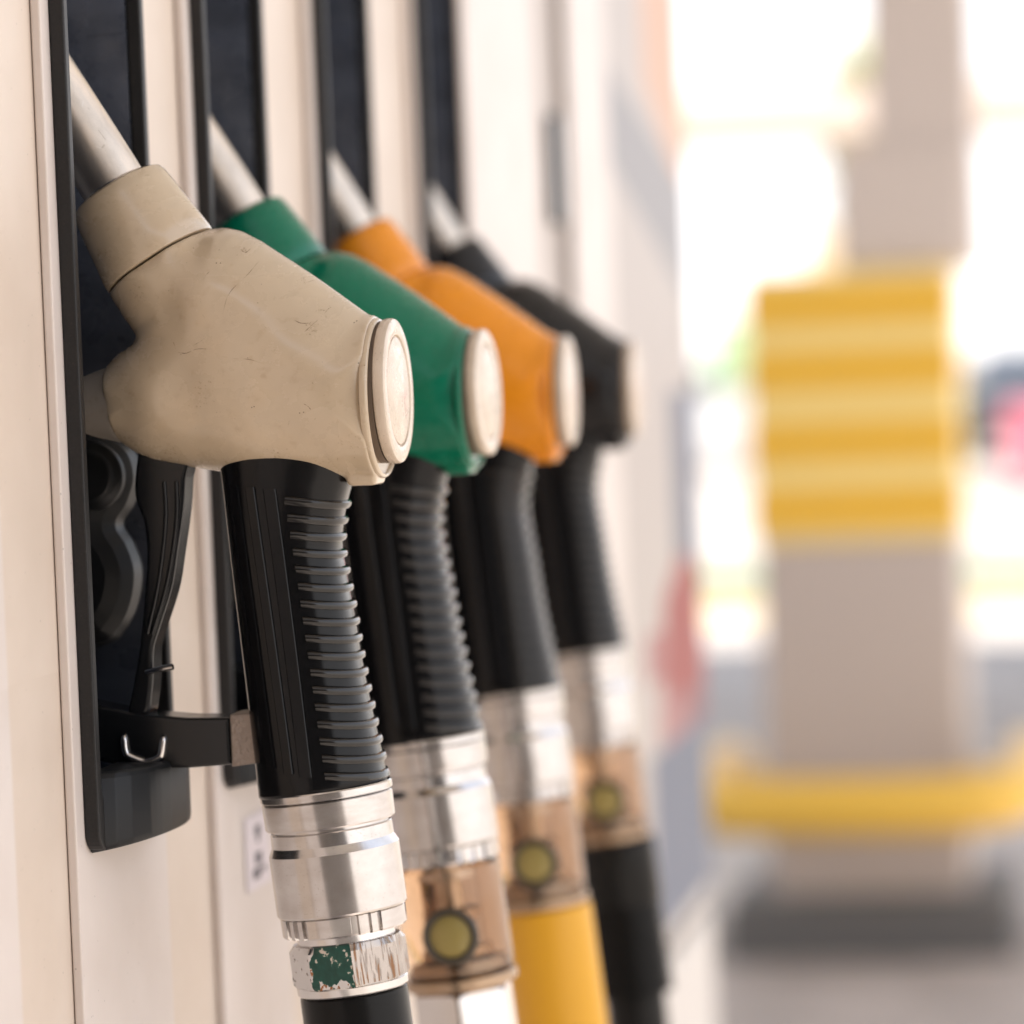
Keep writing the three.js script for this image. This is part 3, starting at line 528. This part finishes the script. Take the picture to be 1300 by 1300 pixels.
const nozzleNames = ['beige fuel nozzle in sharp focus, scratched, nearest in the row', 'green fuel nozzle hanging between the beige and the orange one', 'orange fuel nozzle hanging between the green and the black one', 'black fuel nozzle, farthest of the row'];
const coats = [M.beige, M.green, M.orange, M.black];
const Ox = [0.1176, 0.1158, 0.1158, 0.1146], Oy = [1.1015, 1.0995, 1.0985, 1.0985];
for (let i = 0; i < 4; i++) {
  const c = coats[i];
  const n = thing('fuel_nozzle', nozzleNames[i], 'fuel nozzle', [Ox[i], Oy[i], ZC[i]], 'nozzles hanging on the dispenser');
  n.rotation.z = [0, 0.006, -0.007, -0.010][i]; n.rotation.y = [0, -0.03, 0.02, 0.03][i];
  const sp = part('spout', NOZ.spout, M.aluSpout, n); part('spout_ring', NOZ.spoutRing, M.alu, sp);
  part('sleeve', NOZ.sleeve, c, n);
  const b = part('body', NOZ.body, c, n); part('rim', NOZ.rim, c, b);
  part('collar', NOZ.collar, M.collar, n);
  const cap = part('cap', NOZ.cap, M.capCream, n); part('cap_seat', NOZ.gap, M.gap, cap);
  const g = part('grip', NOZ.grip, M.grip, n);
  for (const r of NOZ.ribs) part('rib', r, M.rib, g);
  for (const r of NOZ.strips) part('grip_strip', r, M.grip, g);
  const l = part('lever', NOZ.lever, M.plastic, n); for (const r of NOZ.leverRib) part('lever_rib', r, M.plastic, l);
  part('latch_clip', NOZ.clip, M.steel, l);
  const gd = part('lever_guard', NOZ.guard, M.plastic, n);
  part('guard_end', NOZ.guardEnd, M.worn, gd); part('staple', NOZ.staple, M.steel, gd); part('pin', NOZ.pin, M.steel, gd);
  const fe = part('ferrule', NOZ.ferrule, M.alu, n); part('ferrule_lip', NOZ.ferruleLip, M.alu, fe);
  part('swivel_joint', NOZ.swivel, M.alu, n);
  if (i === 0) {
    const k = part('knurled_ring', NOZ.knurl, M.alu, n); part('neck', NOZ.neck, M.steel, k);
    const nu = part('hex_nut', NOZ.nut, M.chrome, n); nu.userData.label = 'chrome nut with chipped green paint'; part('nut_flange', NOZ.nutFlange, M.steel, nu);
  } else {
    part('notched_ring', NOZ.collar2, M.alu, n);
    const gl = part('sight_glass', NOZ.glass, M.sight, n);
    part('stem', NOZ.stem, M.alu, gl); part('inner_tube', NOZ.core, M.bronze, gl); part('window_bezel', NOZ.window, M.bezel, gl); part('window_lens', NOZ.lens, M.ball, gl);
    part('end_ring', NOZ.endRing, M.bronze, n);
    if (i === 1) part('hex_nut', NOZ.nut2, M.steel, n);
  }
}
// ---------------------------------------------------------------- hoses, each hanging down in a loop back to the dispenser
['black rubber hose below the chrome nut of the beige nozzle', 'black rubber hose below the green nozzle', 'yellow cuffed hose below the orange nozzle', 'black cuffed hose with corrugated sleeve below the black nozzle'].forEach((label, i) => {
  const h = thing('fuel_hose', label, 'hose', [Ox[i], Oy[i], ZC[i]], 'hoses below the nozzles');
  const t0 = [79, 139, 188, 205][i], a = NOZ.hoseAt(t0).map(q => q / 1000), m = NOZ.hoseAt(t0 + 60).map(q => q / 1000);
  const curve = new THREE.CatmullRomCurve3([a, m, [0.02, -0.52, 0.01], [0.05, -0.70, 0.02], [0.02, -0.83, 0.03], [-0.06, -0.80, 0.03], [-0.135, -0.70, 0.02]].map(p => new THREE.Vector3(...p)));
  part('tube', new THREE.TubeGeometry(curve, 80, i ? 0.0185 : 0.0196, 32), M.hose, h);
  if (i === 0) part('cuff', mm(along(turned([[14, 80.4], [20.6, 80.4], [21.4, 81.2], [21.5, 83], [21.5, 150], [20, 151], [14, 151]], 72), NOZ.hoseAt(0), [0.098, -0.9952, 0])), M.hose, h);
  if (i === 2) part('cuff', NOZ.cuffYellow, M.hoseYellow, h);
  if (i === 3) part('cuff', NOZ.cuffBlack, M.hose, h);
});

// ---------------------------------------------------------------- second cabinet behind the dispenser
{
  const c = thing('display_cabinet', 'glossy pale cabinet with painted-on red and blue reflections past the dispenser', 'cabinet');
  part('housing', box(-0.46, -0.012, 0.60, 2.3, -3.335, -2.80, 0.006), M.cabinet, c);
  part('plinth', box(-0.46, -0.004, 0, 0.595, -3.30, -2.80, 0.006), std({ color: lin(0.6, 0.56, 0.52), roughness: 0.5 }), c);
  const k = document.createElement('canvas'); k.width = 256; k.height = 1024; const g = k.getContext('2d');  // peach, grey, red and blue shapes paint in reflections on the glossy face
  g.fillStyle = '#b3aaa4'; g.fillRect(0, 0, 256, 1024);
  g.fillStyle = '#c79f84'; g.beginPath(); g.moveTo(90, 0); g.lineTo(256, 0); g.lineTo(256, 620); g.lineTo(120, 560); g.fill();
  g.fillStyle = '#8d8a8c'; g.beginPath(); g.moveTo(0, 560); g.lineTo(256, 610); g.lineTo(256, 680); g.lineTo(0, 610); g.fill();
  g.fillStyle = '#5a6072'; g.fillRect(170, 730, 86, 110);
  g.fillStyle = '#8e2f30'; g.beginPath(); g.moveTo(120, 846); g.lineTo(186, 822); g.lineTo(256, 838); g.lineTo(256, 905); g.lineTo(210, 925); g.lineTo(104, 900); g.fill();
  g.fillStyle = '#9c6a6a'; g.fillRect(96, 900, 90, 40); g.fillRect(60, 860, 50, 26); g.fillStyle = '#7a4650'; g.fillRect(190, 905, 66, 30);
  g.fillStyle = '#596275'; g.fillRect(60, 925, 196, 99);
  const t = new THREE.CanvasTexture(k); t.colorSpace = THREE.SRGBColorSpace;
  part('painted_reflection_panel', new THREE.PlaneGeometry(0.52, 1.65).rotateY(Math.PI / 2).translate(-0.008, 1.445, -3.07), std({ map: t, roughness: 0.4, specularIntensity: 0.25 }), c);
}

// ---------------------------------------------------------------- canopy column with yellow cladding, crash guard
{
  const paint = std({ color: lin(0.62, 0.54, 0.49), roughness: 0.6 });
  const yel = std({ color: lin(0.82, 0.44, 0.0), roughness: 0.5 }), pale = std({ color: lin(0.90, 0.66, 0.22), roughness: 0.45 });
  const c = thing('canopy_column', 'grey canopy column clad in yellow bands, blurred at the right', 'column', [-0.095, 0, -6.7]);
  part('shaft', box(0.045, 0.240, 1.30, 4.6, -0.12, 0.12, 0.01), paint, c);
  part('column_box', box(-0.025, 0.228, 1.301, 1.53, -0.16, 0.14, 0.012), paint, c);
  const cl = part('yellow_cladding', box(-0.195, 0.190, 0.79, 1.30, -0.18, 0.185, 0.01), pale, c);
  for (const y of [0.855, 0.98, 1.115, 1.237]) part('amber_band', box(-0.198, 0.193, y - 0.027, y + 0.027, 0.15, 0.189, 0.004), yel, cl);
  part('grey_cladding', box(-0.188, 0.186, 0.12, 0.79, -0.19, 0.19, 0.012), std({ color: lin(0.51, 0.435, 0.39), roughness: 0.55 }), c);
  part('base', box(-0.27, 0.27, 0, 0.125, -0.26, 0.26, 0.02), std({ color: lin(0.13, 0.125, 0.12), roughness: 0.7 }), c);
  const mid = std({ color: lin(0.80, 0.49, 0.07), roughness: 0.45 });
  const g = thing('crash_guard', 'thick yellow crash bar bent round the grey column', 'crash guard', [-0.095, 0, -6.7]);
  const bar = new THREE.CatmullRomCurve3([[-0.30, 0.33, -0.20], [-0.30, 0.33, 0.30], [-0.25, 0.325, 0.42], [-0.12, 0.325, 0.46], [0.12, 0.325, 0.46], [0.24, 0.328, 0.42], [0.295, 0.335, 0.30], [0.295, 0.335, -0.20]].map(p => new THREE.Vector3(...p)));
  part('bar', new THREE.TubeGeometry(bar, 64, 0.054, 20), mid, g);
  for (const [a, b] of [[-0.30, -0.19], [0.188, 0.295]]) part('bracket', box(a, b, 0.30, 0.35, 0.06, 0.13), mid, g);
}

// ---------------------------------------------------------------- far background, out of focus
{
  const glass = std({ color: lin(0.03, 0.035, 0.04), roughness: 0.1 }), tyre = std({ color: lin(0.02, 0.02, 0.02), roughness: 0.8 });
  const prof = [[-2.1, 0.35], [-2.15, 0.75], [-1.9, 0.92], [-1.0, 0.98], [-0.45, 1.38], [0.75, 1.42], [1.45, 1.0], [2.05, 0.9], [2.12, 0.4], [1.9, 0.3], [-1.9, 0.3]];
  const bodyG = extrude(prof, 1.7, 0.08, true), winG = extrude([[-0.85, 1.0], [-0.38, 1.32], [0.7, 1.35], [1.2, 1.02]], 1.74, 0.03);
  const wheelG = new THREE.CylinderGeometry(0.31, 0.31, 0.22, 28).rotateX(Math.PI / 2);
  [['silver car parked far off, left of the yellow column', -4.9, -46, lin(0.55, 0.55, 0.56), 0.1], ['dark grey car parked far off, right of the yellow column', -0.4, -44, lin(0.08, 0.09, 0.10), 1.4], ['red car parked far off at the right edge', 0.75, -33, lin(0.5, 0.06, 0.08), 1.5]].forEach(([label, x, z, col, turn]) => {
    const c = thing('parked_car', label, 'car', [x, 0, z], 'cars far in the background'); c.rotation.y = turn;
    const b = part('body', bodyG, std({ color: col, roughness: 0.25, clearcoat: 1 }), c); part('window', winG, glass, b);
    for (const [wx, wz] of [[-1.35, 0.76], [-1.35, -0.76], [1.35, 0.76], [1.35, -0.76]]) part('wheel', wheelG, tyre, c).position.set(wx, 0.31, wz);
  });
  // hedge: many small leaf faces over a low mass
  const leaf = new THREE.PlaneGeometry(0.16, 0.1), hm = std({ color: lin(0.10, 0.14, 0.06), roughness: 0.8, side: THREE.DoubleSide });
  const him = new THREE.InstancedMesh(leaf, hm, 9000), o = new THREE.Object3D();
  for (let i = 0; i < 9000; i++) { o.position.set(-16 + 28 * rnd(), 0.05 + 1.15 * Math.sqrt(rnd()) * (0.85 + 0.2 * noise.noise(i * 0.01, 2, 3)), -52 + 1.1 * rnd()); o.rotation.set(rnd() * 6, rnd() * 6, rnd() * 6); o.updateMatrix(); him.setMatrixAt(i, o.matrix); }
  shade(him); him.name = 'hedge'; him.userData = { label: 'low green hedge across the far background', category: 'hedge', kind: 'stuff' }; scene.add(him);
  const tr = thing('far_tree', 'pale green tree blurred far behind the canopy column', 'tree', [-3.75, 0, -66]);
  part('trunk', new THREE.CylinderGeometry(0.14, 0.24, 3.4, 14).translate(0, 1.7, 0), std({ color: lin(0.12, 0.08, 0.05), roughness: 0.9 }), tr);
  const lg = new THREE.PlaneGeometry(0.22, 0.15), cr = new THREE.InstancedMesh(lg, std({ color: lin(0.36, 0.36, 0.16), roughness: 0.7, side: THREE.DoubleSide }), 5000);
  for (let i = 0; i < 5000; i++) { const a = rnd() * 6.283, cz = rnd() * 2 - 1, q = Math.cbrt(rnd()) * (0.75 + 0.5 * noise.noise(Math.cos(a) * 2, cz * 2, Math.sin(a) * 2)), w = Math.sqrt(1 - cz * cz); o.position.set(1.6 * q * w * Math.cos(a), 5.2 + 2.6 * q * cz, 1.6 * q * w * Math.sin(a)); o.rotation.set(rnd() * 6, rnd() * 6, rnd() * 6); o.updateMatrix(); cr.setMatrixAt(i, o.matrix); }
  shade(cr); cr.name = 'crown'; cr.userData = { kind: 'stuff' }; tr.add(cr);
  const fw = thing('boundary_wall', 'low pale boundary wall across the far background', 'wall', [0, 0, -58]);
  part('wall', box(-20, 14, 0, 1.35, -0.15, 0.15), std({ color: lin(0.34, 0.31, 0.30), roughness: 0.9 }), fw);
  for (const [label, x, z, y0, y1, w, col] of [['pale green board on a thin post far left of the column', -3.55, -36, 1.05, 1.75, 0.5, lin(0.30, 0.42, 0.24)], ['pink board on a short post at the right edge, far off', -0.50, -36, 0.0, 0.75, 0.5, lin(0.62, 0.16, 0.22)], ['cream board on a tall post far left of the column', -3.0, -44, 1.6, 3.0, 0.9, lin(0.62, 0.50, 0.34)], ['grey board on a post far right of the column', -1.15, -30, 1.0, 1.5, 0.4, lin(0.30, 0.32, 0.33)]]) {
    const sg = thing('roadside_board', label, 'sign', [x, 0, z]);
    part('post', new THREE.CylinderGeometry(0.04, 0.04, y1, 14).translate(0, y1 / 2, -0.06), M.groove, sg);
    part('board', box(-w / 2, w / 2, y0 + 0.02, y1, -0.02, 0.02, 0.008), std({ color: col, roughness: 0.5 }), sg);
  }
  const g = thing('far_canopy', 'thin pale canopy edge far off behind the column', 'canopy');
  part('roof_slab', box(-9, 3, 3.95, 4.45, -43, -40), std({ color: lin(0.55, 0.45, 0.37), roughness: 0.6 }), g);
  for (const x of [-8.2, 2.2]) part('post', box(x - 0.12, x + 0.12, 0, 4.0, -41.6, -41.4), M.cabinet, g);
}
scene.traverse(o => { if (o.isMesh) o.castShadow = o.receiveShadow = true; });
renderer.render(scene, camera);
